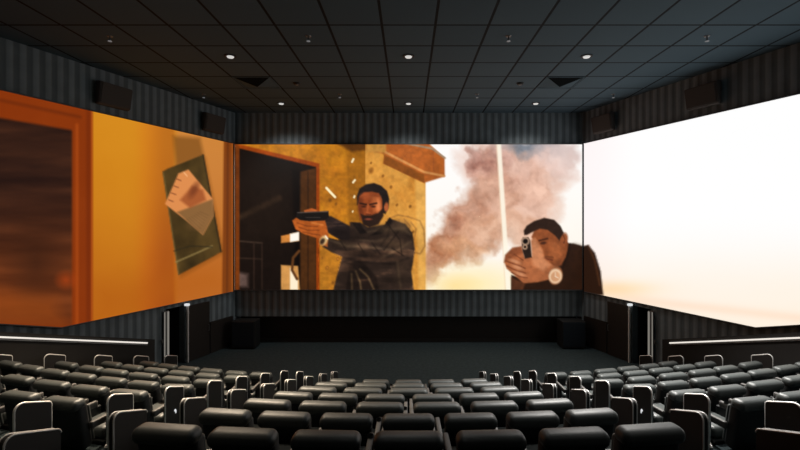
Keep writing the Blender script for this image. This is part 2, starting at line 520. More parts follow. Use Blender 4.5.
def paint_centre(p):
    x, y = p.x, p.y
    n1 = p.noise(26, 22, 1); n2 = p.noise(7, 9, 2); n3 = p.noise(40, 30, 3, 5)
    # sky, glow and smoke
    sky = np.stack([255 + 0 * x, 253 - 6 * step(150, 285, y), 251 - 16 * step(150, 285, y)], -1)
    p.c = sky
    ox, oy = p.x, p.y
    w1 = p.noise(17, 15, 31, 4) - 0.5; w2 = p.noise(15, 17, 32, 4) - 0.5
    p.x = ox + 26 * w1; p.y = oy + 26 * w2                     # billowing edges
    for cx, cy, rx_, ry_, col, al in (
            (515, 168, 52, 30, (222, 176, 156), 0.90), (560, 158, 22, 16, (232, 202, 192), 0.75), (530, 205, 34, 30, (230, 182, 158), 0.85),
            (486, 172, 17, 24, (192, 142, 124), 0.85), (494, 200, 26, 24, (214, 164, 138), 0.85), (468, 212, 22, 18, (196, 142, 116), 0.90),
            (455, 228, 20, 16, (186, 130, 102), 0.90), (480, 232, 26, 18, (210, 156, 124), 0.85), (442, 246, 18, 14, (190, 132, 100), 0.90),
            (432, 262, 14, 24, (186, 124, 88), 0.80), (462, 250, 24, 12, (206, 150, 110), 0.75), (520, 232, 26, 18, (226, 176, 146), 0.70),
            (478, 160, 9, 11, (170, 122, 110), 0.55), (500, 158, 10, 8, (184, 140, 128), 0.5), (456, 222, 9, 7, (168, 114, 92), 0.5), (510, 186, 10, 8, (200, 150, 130), 0.5)):
        p.ell(cx, cy, rx_, ry_, col, 0.0, 0.30, al)
    puff = p.noise(12, 11, 33, 4) - 0.5
    grey = step(0.0, 1.0, (255 - p.c[..., 2]) / 110)[..., None]
    p.c = p.c + (puff * 62)[..., None] * grey * np.array([0.9, 1.0, 1.0])
    p.ell(528, 146, 23, 8, (96, 112, 128), 0.0, 0.7, 0.80)
    p.ell(558, 152, 16, 9, (186, 178, 182), 0.0, 0.9, 0.45)
    p.x, p.y = ox, oy
    p.ell(474, 284, 40, 15, (255, 238, 184), 0.0, 0.8, 0.92)
    p.ell(455, 286, 16, 8, (255, 220, 140), 0.0, 0.9, 0.6)
    p.line([(498.5, 140), (508.5, 292)], 4.6, (255, 247, 228), 0.9, 0.92)
    p.line([(496.3, 140), (505.5, 292)], 1.0, (238, 205, 170), 0.6, 0.5)
    # building: rear wall
    wallc = np.stack([186 + 30 * n1 - 22 * n2, 116 + 28 * n1 - 22 * n2, 22 + 14 * n1], -1)
    mk = np.clip((366 - x) / 1.4 + 0.5, 0, 1)[..., None]
    p.c = p.c * (1 - mk) + wallc * mk
    p.poly([(346, 140), (366, 140), (366, 292), (350, 292)], (150, 92, 22), 1.6, 0.85)
    p.poly([(319, 240), (352, 245), (352, 292), (319, 292)], (176, 112, 36), 3, 0.5)
    p.poly([(330, 140), (368, 140), (366, 150), (352, 152)], (70, 38, 16), 1.6, 0.8)
    # pier face with plaster, to the right
    pier = np.stack([222 + 20 * n1 - 40 * n2, 154 + 24 * n1 - 44 * n2, 62 + 22 * n1 - 30 * n2], -1)
    mk = (np.clip((x - 365.5) / 1.2 + 0.5, 0, 1) * np.clip((425.5 - x) / 1.4 + 0.5, 0, 1) * (y > 120))[..., None]
    p.c = p.c * (1 - mk) + pier * mk
    p.poly([(415, 180), (425, 182), (427, 292), (419, 292)], (240, 190, 104), 1.6, 0.5)
    for a, b, r in ((371, 171, 2.2), (391, 187, 1.3), (397, 205, 1.1), (410, 206.5, 1.3), (404, 262, 1.4), (383, 176, 1.2), (371, 163, 1.0), (413, 232, 1.2), (399, 236, 1), (336, 204, 1.2), (330, 200, 1.6), (327, 268, 1.5), (338, 259, 1.3), (322, 258, 1.0), (333, 283, 1.6)):
        p.ell(a, b, r, r * 1.25, (120, 72, 24), 0.4, 0.6, 0.8)
    p.line([(388, 219), (398, 215), (409, 217), (420, 221), (424, 230), (425, 246), (420, 254), (414, 252)], 1.5, (128, 84, 44), 0.8, 0.5)
    p.line([(399, 220), (399, 231), (406, 236), (410, 226), (404, 219)], 1.3, (138, 92, 48), 0.8, 0.5)
    p.line([(411, 222), (416, 229), (414, 240)], 1.3, (128, 84, 44), 0.8, 0.5)
    # eave
    p.poly([(366, 139), (424, 139), (444.6, 158), (444.8, 176.5), (424, 183), (383.5, 163.5), (384.5, 154), (366, 150)], (176, 92, 34))
    p.poly([(366, 139), (386, 139), (386, 153), (366, 152)], (196, 138, 62), 1.2)
    p.poly([(384, 154.5), (424, 174.8), (424.5, 183), (383.5, 163.5)], (138, 74, 22), 0.7)
    p.line([(386, 152.5), (424, 172), (444, 176)], 2.4, (212, 142, 78), 0.7)
    p.line([(404, 143), (432, 148.5), (444.8, 158)], 2.0, (160, 132, 104), 0.7)
    p.line([(433.5, 151), (433.5, 171)], 0.8, (150, 76, 36), 0.6, 0.7)
    # doorway in the left half
    p.poly([(230, 142), (319.5, 163.5), (319.5, 293), (230, 293)], (150, 62, 12), 0.8)
    p.poly([(230, 146), (316, 167), (316, 293), (230, 293)], (22, 15, 12), 0.8)
    p.poly([(299.5, 172), (316, 168), (316, 293), (299.5, 293)], (74, 42, 18), 0.9)
    p.line([(308, 172), (308, 291)], 1.2, (40, 22, 12), 0.8, 0.8)
    p.poly([(292, 170), (300, 172), (300, 293), (296, 293)], (12, 8, 8), 1.5)
    p.line([(236, 219), (279, 198)], 5.5, (66, 47, 32), 1.8, 0.85)
    p.poly([(238, 170), (290, 178), (285, 240), (238, 250)], (34, 24, 18), 14, 0.6)
    p.line([(238, 241), (262, 243)], 1.4, (78, 60, 48), 0.8, 0.7)
    p.line([(254, 243), (254, 289)], 1.2, (56, 40, 32), 0.8, 0.8)
    p.line([(262, 243), (262, 289)], 1.2, (50, 36, 28), 0.8, 0.8)
    p.line([(238, 258), (262, 259)], 1.2, (60, 44, 34), 0.8, 0.7)
    p.poly([(237, 272), (248, 274), (248, 287), (237, 287)], (112, 88, 80), 2.2, 0.8)
    p.poly([(235, 144), (239.5, 146), (239.5, 293), (235, 293)], (112, 52, 14), 0.8)
    p.poly([(281, 236), (299, 232), (299, 241), (281, 243)], (206, 130, 58), 0.7)
    p.poly([(290, 234), (299, 232), (299, 240.5), (290, 242)], (255, 250, 238), 0.7)
    p.poly([(281, 265), (298, 266), (300, 290), (281, 290)], (206, 146, 78), 0.8)
    p.poly([(290, 268), (298, 280), (298, 290), (290, 290)], (255, 238, 206), 0.8)
    p.line([(299, 251), (293, 258), (292, 270), (297, 279)], 2.6, (96, 58, 28), 0.7)
    # sparks
    for a, b, w in (((326.5, 188), (335, 197), 2.4), ((352, 162), (353.5, 159), 1.8), ((353, 182.5), (355, 180), 1.8), ((354, 197.5), (354.6, 196), 1.6), ((352.5, 212), (353, 211), 1.2)):
        p.line([a, b], w, (255, 240, 196), 0.5)
    # ---- man in a dark jacket aiming to the left
    T = lambda q: [(280 + 0.2667 * a, 170 + 0.2667 * b) for a, b in q]
    jk = (52, 38, 31)
    p.poly(T([(160, 178), (190, 172), (262, 210), (300, 236), (290, 280), (235, 268), (175, 232)]), (38, 29, 28))
    p.poly(T([(262, 196), (300, 196), (330, 214), (392, 205), (410, 180), (470, 203), (497, 236), (506, 300), (498, 350), (492, 380), (502, 452), (200, 452), (212, 400), (232, 326), (196, 310), (160, 288), (176, 252), (214, 262), (262, 262)]), jk)
    p.poly(T([(262, 350), (300, 335), (362, 400), (372, 452), (246, 452)]), (34, 24, 20), 1.2)
    for q in ([(300, 372), (330, 400), (352, 448)], [(284, 380), (300, 420), (304, 448)], [(268, 390), (270, 448)]):
        p.line(T(q), 1.8, (150, 118, 76), 1.0, 0.5)
    for q, c in (([(185, 262), (250, 285), (330, 288), (420, 300)], (96, 76, 58)), ([(330, 232), (400, 222), (460, 220), (486, 240)], (88, 70, 54)), ([(380, 330), (440, 300), (490, 270)], (84, 66, 50)), ([(240, 330), (330, 348), (420, 352), (480, 330)], (28, 20, 17)), ([(300, 262), (360, 268), (420, 250)], (78, 60, 46)), ([(410, 215), (404, 250), (380, 280)], (26, 19, 16)), ([(440, 345), (452, 440)], (82, 64, 48))):
        p.line(T(q), 2.2, c, 1.2, 0.7)
    p.poly(T([(268, 196), (300, 200), (325, 236), (300, 240)]), (28, 21, 19), 0.8)
    p.poly(T([(392, 206), (412, 178), (424, 196), (380, 240), (340, 246)]), (28, 21, 19), 0.8)
    body = p.c.sum(-1) < 260
    tex = p.noise(26, 7, 41, 4) - 0.5
    reg = (body & (y > 205) & (x > 318) & (x < 418))[..., None]
    p.c = np.where(reg, p.c * (1 + 0.9 * tex[..., None]) + np.array([26, 17, 10]) * step(0.05, 0.25, tex)[..., None], p.c)
    # head
    p.poly([(357.2, 205), (356.8, 196), (359.5, 188.5), (366, 184.2), (374, 183), (381, 185.6), (387, 191), (389.3, 199), (388.5, 208), (385.5, 214), (380, 212), (362, 200)], (34, 26, 24), 0.8)
    p.poly([(358.3, 206), (359.4, 196.5), (364, 192.5), (372, 191.6), (379, 193.2), (382, 199), (382.5, 211), (378, 222), (368, 225), (361.5, 221), (359.2, 213)], (146, 68, 32), 0.8)
    p.ell(386.3, 207, 2.1, 4.6, (170, 88, 48), 0.1, 0.3)
    p.poly([(372, 197), (380, 197), (381, 212), (374, 212)], (206, 112, 60), 2.2, 0.75)
    p.poly([(358, 198), (363, 197), (362.5, 214), (360, 220), (358, 210)], (104, 46, 24), 1.6, 0.8)
    p.line([(361, 197), (372, 195.5), (380, 196.5)], 1.0, (112, 52, 28), 0.9, 0.5)
    p.ell(378.6, 206, 2.2, 5.5, (224, 132, 78), 0, 0.6, 0.7)
    p.ell(366, 195.5, 5, 2.6, (172, 84, 44), 0, 0.7, 0.6)
    p.line([(360.2, 203.3), (366.3, 204.6)], 1.8, (48, 24, 16), 0.6, 0.9)
    p.line([(369.8, 204.6), (376.5, 203.2)], 1.8, (48, 24, 16), 0.6, 0.9)
    p.ell(363.8, 206.6, 2.2, 1.1, (66, 32, 20), 0, 0.5, 0.9)
    p.ell(373.2, 206.6, 2.3, 1.1, (66, 32, 20), 0, 0.5, 0.9)
    p.line([(368, 205), (367.2, 212.5), (369.6, 213.6)], 1.8, (184, 92, 48), 0.8, 0.8)
    p.line([(366.4, 214), (370.6, 214.2)], 1.0, (96, 42, 24), 0.6, 0.8)
    p.poly([(360.6, 214), (365, 215.3), (371, 215.3), (378, 213), (383, 208), (383.6, 216), (378.5, 224.5), (369.5, 227.5), (363, 224.5)], (44, 28, 22), 0.9)
    p.ell(368.4, 219.2, 3.4, 1.0, (134, 62, 44), 0, 0.5, 0.9)
    for q, c, rr, al in (((402, 226), (104, 80, 56), (7, 5), 0.6), ((384, 229), (92, 70, 50), (8, 4), 0.5), ((396, 244), (96, 72, 50), (12, 4), 0.5), ((352, 246), (88, 68, 50), (12, 2.6), 0.55),
                         ((372, 256), (20, 14, 12), (22, 4), 0.6), ((350, 270), (24, 17, 14), (7, 14), 0.5), ((402, 270), (70, 52, 38), (7, 12), 0.4), ((344, 233), (22, 16, 15), (9, 4), 0.5)):
        p.ell(q[0], q[1], rr[0], rr[1], c, 0.15, 0.8, al)
    for q in ([(386, 222), (400, 240), (402, 256)], [(398, 232), (384, 250)], [(392, 248), (404, 256)], [(340, 240), (346, 250)], [(358, 243), (364, 253)], [(372, 243), (380, 254)]):
        p.line(q, 0.9, (24, 17, 14), 0.8, 0.65)
    # forearms, hands, pistol, watch
    p.poly(T([(150, 232), (182, 240), (178, 288), (150, 280)]), (176, 96, 44), 0.8)
    p.poly(T([(46, 190), (62, 178), (120, 184), (168, 188), (176, 214), (182, 246), (158, 262), (128, 252), (90, 240), (58, 222)]), (178, 88, 32), 0.8)
    p.poly(T([(90, 152), (118, 143), (140, 150), (138, 160), (92, 162)]), (180, 90, 40), 0.6)
    for q in ([(64, 198), (100, 210), (140, 212)], [(70, 214), (104, 226), (146, 226)], [(86, 232), (120, 240), (150, 244)]):
        p.line(T(q), 0.9, (118, 54, 22), 0.6, 0.75)
    p.line(T([(120, 198), (160, 206)]), 1.4, (222, 134, 66), 0.8, 0.7)
    p.poly(T([(62, 160), (182, 154), (184, 178), (164, 190), (110, 192), (76, 188), (60, 178)]), (24, 20, 19), 0.6)
    p.line(T([(66, 160), (178, 156)]), 0.9, (92, 82, 76), 0.6, 0.8)
    p.line(T([(96, 178), (150, 178)]), 0.8, (64, 56, 52), 0.5, 0.8)
    p.ell(323.6, 240.4, 3.6, 5.0, (222, 186, 128), 0.5, 0.3)
    p.ell(322.4, 241.4, 2.2, 3.2, (58, 40, 28), 0.5, 0.4)
    p.line([(325.6, 236.2), (327.4, 238.6)], 1.4, (255, 244, 220), 0.6)
    second_man(p)
    g = (p.noise(3, 3, 51, 2) - 0.5) * 0.22 + (p.noise(14, 11, 52, 3) - 0.5) * 0.25
    dark = np.clip((640 - p.c.sum(-1)) / 300, 0, 1)
    p.c = p.c * (1 + (g * dark)[..., None])

def second_man(p):
    T = lambda q: [(495 + 0.2 * a, 205 + 0.2 * b) for a, b in q]
    p.poly(T([(360, 190), (392, 192), (440, 206), (466, 199), (500, 240), (528, 330), (542, 450), (80, 450), (82, 350), (140, 366), (250, 330), (300, 290), (350, 240)]), (40, 21, 11))
    p.poly(T([(400, 200), (438, 210), (438, 300), (380, 330)]), (52, 29, 16), 4, 0.6)
    p.line(T([(468, 205), (500, 280), (524, 400)]), 1.6, (92, 54, 30), 1.0, 0.7)
    p.line(T([(375, 196), (362, 260), (330, 335)]), 1.6, (26, 13, 8), 0.8, 0.8)
    # face
    p.poly(T([(182, 160), (200, 120), (260, 100), (330, 130), (352, 165), (366, 190), (362, 230), (352, 262), (330, 300), (300, 312), (262, 298), (240, 270), (224, 220)]), (136, 72, 38), 0.8)
    p.poly(T([(276, 180), (330, 190), (338, 250), (300, 290), (276, 250)]), (170, 96, 54), 2.4, 0.6)
    p.ell(*T([(345, 172)])[0], 3.8, 6.6, (150, 80, 44), 0.15, 0.25)
    p.line(T([(342, 152), (350, 172), (344, 190)]), 0.9, (84, 40, 20), 0.6, 0.8)
    p.poly(T([(146, 150), (144, 128), (158, 104), (196, 80), (246, 64), (296, 74), (328, 106), (344, 140), (330, 160), (322, 178), (300, 152), (262, 124), (224, 118), (186, 136), (160, 150)]), (44, 27, 19), 0.8)
    p.line(T([(222, 178), (262, 168)]), 1.8, (56, 28, 16), 0.7, 0.85)
    p.ell(*T([(242, 190)])[0], 3.0, 1.5, (62, 32, 20), -0.15, 0.4, 0.9)
    p.line(T([(212, 190), (206, 236)]), 1.6, (116, 58, 32), 0.9, 0.7)
    p.line(T([(252, 268), (286, 276)]), 1.5, (92, 42, 28), 0.8, 0.8)
    p.line(T([(240, 262), (262, 258), (290, 262)]), 1.4, (84, 44, 26), 0.9, 0.6)
    p.poly(T([(250, 284), (292, 292), (330, 262), (340, 250), (332, 300), (300, 316), (262, 304)]), (112, 60, 34), 1.8, 0.7)
    # hands round the grip
    p.poly(T([(46, 286), (52, 250), (88, 214), (132, 208), (150, 262), (186, 256), (182, 180), (192, 164), (204, 166), (238, 226), (246, 268), (300, 308), (272, 372), (214, 386), (142, 392), (96, 350), (58, 318)]), (166, 96, 58), 0.9)
    p.poly(T([(180, 250), (184, 172), (198, 166), (236, 226), (246, 268), (280, 300), (240, 330), (190, 300)]), (206, 136, 94), 1.8, 0.75)
    p.poly(T([(46, 286), (52, 250), (88, 214), (132, 208), (140, 240), (90, 262)]), (128, 68, 40), 1.4, 0.8)
    for q in ([(54, 280), (110, 300), (150, 316)], [(58, 304), (110, 330), (152, 340)], [(84, 338), (120, 356), (160, 364)], [(96, 246), (140, 276)]):
        p.line(T(q), 1.1, (104, 52, 30), 0.7, 0.8)
    for a, b in ((100, 282), (112, 312), (124, 344)):
        p.ell(*T([(a, b)])[0], 5.5, 1.6, (224, 160, 120), 0.35, 0.6, 0.6)
    p.poly(T([(80, 360), (150, 392), (140, 425), (82, 425)]), (98, 54, 32), 1.2, 0.8)
    # pistol seen from the front
    p.poly(T([(132, 176), (140, 162), (166, 160), (176, 178), (184, 262), (150, 268), (138, 230)]), (38, 26, 20), 0.7)
    p.ell(*T([(152, 181)])[0], 4.0, 4.0, (206, 168, 140), 0, 0.25)
    p.ell(*T([(152, 181)])[0], 2.6, 2.6, (16, 10, 8), 0, 0.3)
    p.ell(*T([(150, 210)])[0], 2.4, 2.6, (196, 158, 128), 0, 0.3)
    p.ell(*T([(150, 210)])[0], 1.3, 1.4, (40, 24, 18), 0, 0.4)
    # wrist watch
    p.ell(*T([(302, 352)])[0], 7.0, 9.2, (150, 92, 58), 0.2, 0.15)
    p.ell(*T([(302, 356)])[0], 6.6, 7.4, (236, 200, 164), 0.2, 0.15)
    p.ell(*T([(302, 358)])[0], 4.6, 5.2, (206, 152, 112), 0.2, 0.2)
    p.line(T([(302, 358), (302, 338)]), 0.8, (240, 214, 186), 0.4)
    p.line(T([(302, 358), (316, 364)]), 0.8, (240, 214, 186), 0.4)

def paint_left(p):
    x, y = p.x, p.y
    n1 = p.noise(60, 60, 11); n2 = p.noise(9, 40, 12); n3 = p.noise(70, 10, 13)
    g = step(120, 320, y)
    p.c = np.stack([204 - 22 * g + 10 * n1 - 22 * step(140, 168, x) * (1 - step(172, 178, x)),
                    128 - 30 * g + 12 * n1 - 26 * step(130, 166, x) * (1 - step(172, 178, x)),
                    22 - 6 * g + 10 * n1], -1)
    k = step(172, 180, x)[..., None]
    lit = np.stack([206 - 18 * g, 132 - 28 * g, 58 - 20 * g], -1)
    p.c = p.c * (1 - k) + lit * k
    p.poly([(93, 285), (180, 262), (222, 262), (234, 292), (93, 325)], (178, 92, 18), 16, 0.5)
    p.poly([(173, 136), (200, 138), (204, 156), (176, 166)], (120, 74, 26), 2.5, 0.7)
    # brown door frame at the right edge
    p.ell(125, 190, 26, 60, (224, 148, 34), 0, 0.9, 0.35)
    p.poly([(224, 120), (240, 120), (240, 300), (222, 300)], (128, 62, 16), 0.9)
    p.line([(228, 120), (227, 300)], 1.6, (92, 42, 14), 0.9, 0.8)
    p.line([(232.5, 120), (232.5, 300)], 1.4, (176, 96, 34), 0.9, 0.7)
    # big door in the left part
    fr = np.stack([124 + 20 * n1, 44 + 14 * n1, 6 + 6 * n1], -1)
    mk = np.clip((92.8 - x) / 1.6 + 0.5, 0, 1)[..., None]
    p.c = p.c * (1 - mk) + fr * mk
    p.line([(88.5, 80), (88.5, 340)], 4.5, (112, 40, 8), 1.4, 0.65)
    p.line([(91.8, 80), (91.8, 340)], 1.4, (196, 96, 28), 0.8, 0.6)
    p.line([(77, 125), (77, 330)], 2.4, (188, 84, 24), 1.6, 0.6)
    p.line([(-300, 40), (0, 100), (80, 117)], 3.0, (96, 36, 10), 1.6, 0.6)
    pan = np.stack([52 + 60 * step(170, 320, y) + 42 * (n3 - 0.5), 29 + 24 * step(170, 320, y) + 24 * (n3 - 0.5), 20 + 2 * g + 12 * (n3 - 0.5)], -1)
    mk = (np.clip((72 - x) / 2.4 + 0.5, 0, 1) * np.clip((y - (118 + x * 0.17)) / 3 + 0.5, 0, 1) * np.clip((326 - y) / 24 + 0.5, 0, 1))[..., None]
    p.c = p.c * (1 - mk) + pan * mk
    p.ell(36, 262, 18, 30, (52, 26, 14), 0, 0.9, 0.6)
    p.ell(66, 280, 7, 6, (176, 66, 18), 0, 0.9, 0.7)
    p.poly([(-10, 290), (55, 298), (60, 322), (-10, 322)], (150, 70, 20), 9, 0.6)
    # clip board hung at a slant, with a paper in its pocket
    p.poly([(164.5, 174), (205, 158), (224, 253), (181, 277)], (120, 64, 12), 3, 0.55)
    p.poly([(162.6, 171.5), (168, 168.5), (203.2, 154.5), (221.6, 251.5), (214, 256), (178.5, 275)], (62, 47, 22), 0.8)
    b = p.noise(16, 22, 14, 4) - 0.5
    on = ((p.c.sum(-1) < 170) & (x > 160) & (x < 223))[..., None]
    p.c = np.where(on, p.c * (1 + 0.9 * b[..., None]) + np.array([10, 7, 2]), p.c)
    p.line([(203.2, 155), (221, 251.5)], 1.4, (34, 28, 16), 0.8, 0.8)
    p.line([(163.4, 173), (178.6, 274)], 1.2, (112, 96, 54), 0.8, 0.7)
    p.line([(176, 262), (199, 252), (212, 246)], 1.5, (150, 128, 76), 0.8, 0.8)
    p.line([(174, 251), (190, 246), (212, 247)], 1.1, (40, 34, 20), 0.8, 0.7)
    p.poly([(165, 204), (178.5, 173.5), (188.5, 169.5), (213, 199), (213.5, 216), (203, 235), (188, 222)], (222, 140, 78), 0.8)
    p.poly([(188, 222), (177, 212), (213, 199), (213.5, 216), (203, 235)], (128, 92, 52), 1.2, 0.9)
    p.poly([(180, 200), (192, 186), (203, 190), (206, 200), (190, 208)], (150, 72, 34), 1.6, 0.75)
    p.ell(194, 190, 3.4, 8, (120, 58, 30), 0.5, 0.6, 0.8)
    for i in range(4):
        p.line([(169 + i * 2.6, 200 - i * 7.0), (173 + i * 2.6, 201.5 - i * 7.0)], 1.2, (120, 62, 34), 0.6, 0.7)
    for i in range(7):
        p.line([(187 + i * 2.2, 219 - i * 1.2), (199 + i * 1.6, 231 - i * 2.6)], 0.8, (96, 66, 36), 0.7, 0.45)
    p.ell(199, 221, 9, 5, (150, 106, 62), -0.5, 0.9, 0.5)
    p.line([(184, 172.5), (187, 176)], 1.0, (255, 196, 140), 0.6, 0.8)

def paint_right(p):
    x, y = p.x, p.y
    n1 = p.noise(80, 30, 21)
    low = step(210, 330, y); near = 1 - step(585, 640, x)
    p.c = np.stack([255 + 0 * x, 255 - 12 * low - 8 * near - 4 * n1 * low, 255 - 28 * low - 8 * near - 8 * n1 * low], -1)
    hot = np.exp(-((x - 612) / 40) ** 2 - ((y - 289) / 8) ** 2)
    p.c[..., 2] -= 46 * hot; p.c[..., 1] -= 18 * hot
    hz = np.exp(-((y - (296 + (x - 600) * 0.11)) / 5) ** 2) * step(600, 640, x)
    p.c[..., 1] -= 12 * hz; p.c[..., 2] -= 18 * hz
    second_man(p)

def shade_to(px, py, painter):
    p = Paint(px, py, (0, 0, 0))
    painter(p)
    return p.linear()

Z_TOP, Z_BOT = 8.13, 2.19
# centre screen
scr = thing('cinema_screen', 'wide flat front screen showing two men aiming pistols beside smoke', 'screen', (0, Y_SCREEN, Z_BOT))
W2 = 7.02
nc, nr = 420, 178
X, Z = np.meshgrid(np.linspace(-W2, W2, nc), np.linspace(Z_TOP - 0.04, Z_BOT + 0.04, nr))
P = np.stack([X, np.full_like(X, -0.03), Z - Z_BOT], -1)
px = CX + F * X / (Y_SCREEN - 0.03); py = HY - F * (Z - EYE) / (Y_SCREEN - 0.03)
screen_mesh('picture', P, shade_to(px, py, paint_centre), scr)
bm = bmesh.new()
add_box(bm, (0, 0.02, (Z_TOP - Z_BOT) / 2), (2 * W2 - 0.02, 0.06, Z_TOP - Z_BOT - 0.06))
obj('backing', bm, M['black'], scr)
for x in (-1, 1):
    box('side_strip', (x * (W2 + 0.004), -0.035, (Z_TOP - Z_BOT) / 2), (0.028, 0.03, Z_TOP - Z_BOT), M['frame_light'] if x < 0 else M['frame'], scr)
for z in (0.02, Z_TOP - Z_BOT - 0.02):
    box('edge_strip', (0, -0.03, z), (2 * W2, 0.05, 0.035), M['frame'], scr)

# side screens
def side_bottom(y):
    return np.where(y > 12.02, 2.15, 2.15 + 0.303 * (12.02 - y))
for s, painter, label in ((-1, paint_left, 'tall left side screen showing a brown door, yellow wall and slanted board'),
                          (1, paint_right, 'bright white right side screen with faint cream haze along its lower edge')):
    scr = thing('side_screen', label, 'screen', tuple(wall_pt(s, 12.0, 2.1, 0.06)))
    o0 = Vector(scr.location)
    pc = np.concatenate([np.linspace(-360, -8, 30), np.linspace(-6, 234, 200)])[None, :]      # columns evenly spread
    r = (CX - pc) / F
    yy = (HALF - 0.06 * NRM + SLOPE * Y_SCREEN) / (r + SLOPE)
    yy = np.minimum(yy, 18.12)
    v = np.linspace(1, 0, 170)[:, None]
    zb = side_bottom(yy)
    Zs = zb + (Z_TOP - zb) * v
    Ys = np.repeat(yy, 170, 0)
    Xs = s * (HALF - 0.06 * NRM + SLOPE * (Y_SCREEN - Ys))
    P = np.stack([Xs - o0.x, Ys - o0.y, Zs - o0.z], -1)
    px = CX + F * Xs / Ys; py = HY - F * (Zs - EYE) / Ys
    screen_mesh('picture', P, shade_to(px, py, painter), scr)
    bm = bmesh.new()
    ys = [18.11, 12.02, float(yy.min())]
    def frame_bar(pts, w=0.03):
        for (ya, za), (yb, zb_) in zip(pts, pts[1:]):
            a = wall_pt(s, ya, za, 0.065) - o0; b = wall_pt(s, yb, zb_, 0.065) - o0
            add_tube(bm, [a, b], w / 2 + 0.004, 6)
    frame_bar([(18.10, Z_TOP), (ys[2], Z_TOP)])
    frame_bar([(18.10, 2.15), (12.02, 2.15), (ys[2], float(side_bottom(np.array(ys[2]))))])
    obj('edge_strip', bm, M['frame'], scr)
    bm = bmesh.new()
    out = [(18.08, Z_TOP), (18.08, 2.15), (12.02, 2.15), (ys[2], float(side_bottom(np.array(ys[2])))), (ys[2], Z_TOP)]
    fa = [bm.verts.new(wall_pt(s, y, z, 0.045) - o0) for y, z in out]
    fb = [bm.verts.new(wall_pt(s, y, z, 0.005) - o0) for y, z in out]
    bm.faces.new(fa); bm.faces.new(fb[::-1])
    for i in range(5):
        bm.faces.new((fa[i], fa[(i + 1) % 5], fb[(i + 1) % 5], fb[i]))
    obj('backing', bm, M['black'], scr)

# ------------------------------------------------------------------ aisle walls beside the outer seats
PA, PS = 9.36, 0.447
def par_x(y): return PA - PS * (y - 9.86)
def par_z(y): return 2.535 + (y - 10.04) * (1.495 - 2.535) / (13.37 - 10.04)
for s, side in ((-1, 'left'), (1, 'right')):
    bm = bmesh.new()
    y0, y1 = 5.0, 13.62
    ring = []
    for y in (y0, y1):
        x = par_x(y)
        for dx in (0, 0.16):
            ring.append((Vector((s * (x + dx), y, 0)), par_z(y)))
    lo = [bm.verts.new((ring[i][0].x, ring[i][0].y, 0.0)) for i in (0, 2, 3, 1)]
    hi = [bm.verts.new((ring[i][0].x, ring[i][0].y, ring[i][1])) for i in (0, 2, 3, 1)]
    bm.faces.new(lo); bm.faces.new(hi[::-1])
    for i in range(4):
        bm.faces.new((lo[i], lo[(i + 1) % 4], hi[(i + 1) % 4], hi[i]))
    struct('wall_aisle_' + side, bm, M['parapet'])
    t = thing('light_strip', 'long glowing handrail light running along the %s aisle wall' % side, 'light strip', (s * par_x(11), 11, par_z(11)), 0, 'aisle wall light strips')
    o0 = Vector(t.location)
    bm = bmesh.new()
    pts = [Vector((s * (par_x(y) - 0.035), y, par_z(y) - 0.12)) - o0 for y in (5.2, 13.37)]
    add_tube(bm, pts, 0.02, 8)
    obj('light_tube', bm, M['led'], t)
    bm = bmesh.new()
    pts = [Vector((s * (par_x(y) - 0.012), y, par_z(y) - 0.175)) - o0 for y in (5.2, 13.38)]
    add_tube(bm, pts, 0.02, 6)
    obj('mounting_rail', bm, M['grey'], t)

# ------------------------------------------------------------------ doorways: light posts, door leaves, wall lamps
for s, side in ((-1, 'left'), (1, 'right')):
    rz = s * math.atan(SLOPE)                    # local +y runs along the wall towards the screen
    t = thing('light_post', 'upright glowing light post at the %s doorway edge' % side, 'light', tuple(wall_pt(s, DOOR_Y0 - 0.02, 0.0, 0.06)), rz, 'doorway light posts')
    box('light_tube', (-s * 0.03, 0.045, 0.98), (0.045, 0.05, 1.94), M['led_soft'], t)
    box('light_tube', (-s * 0.02, -0.085, 0.98), (0.03, 0.035, 1.94), M['led_soft'], t)
    box('housing', (0.0, -0.015, 0.99), (0.05, 0.20, 1.98), M['grey'], t)
    box('push_button', (-s * 0.03, -0.19, 1.0), (0.04, 0.07, 0.10), M['grey'], t)
    d = thing('door_leaf', 'dark brown door leaf opened flat against the %s wall' % side, 'door', tuple(wall_pt(s, 15.98, 0.0, 0.09)), rz, 'open door leaves')
    box('leaf', (0, 0.5, 1.0), (0.05, 0.98, 1.98), M['wood_dark'], d, bevel=0.006, seg=1)
    for z in (0.25, 1.0, 1.75):
        box('hinge', (-s * 0.0, 0.0, z), (0.06, 0.04, 0.10), M['grey'], d)
    box('frame_edge', (-s * 0.03, -0.055, 1.0), (0.07, 0.05, 2.0), M['chrome'], d)
    bm = bmesh.new()
    add_tube(bm, [(-s * 0.05, 0.90, 0.92), (-s * 0.09, 0.90, 0.92), (-s * 0.09, 0.90, 1.14), (-s * 0.05, 0.90, 1.14)], 0.012, 6)
    obj('door_handle', bm, M['grey'], d)
    w = thing('wall_lamp', 'small white lamp fixed above the %s doorway' % side, 'lamp', tuple(wall_pt(s, 15.86, 2.06, 0.0)), rz, 'doorway lamps')
    box('bracket', (-s * 0.05, 0, 0), (0.10, 0.07, 0.05), M['grey'], w)
    box('lamp_body', (-s * 0.17, 0.0, 0.0), (0.16, 0.13, 0.085), M['lamp_white'], w, bevel=0.03, seg=3, smooth=True)

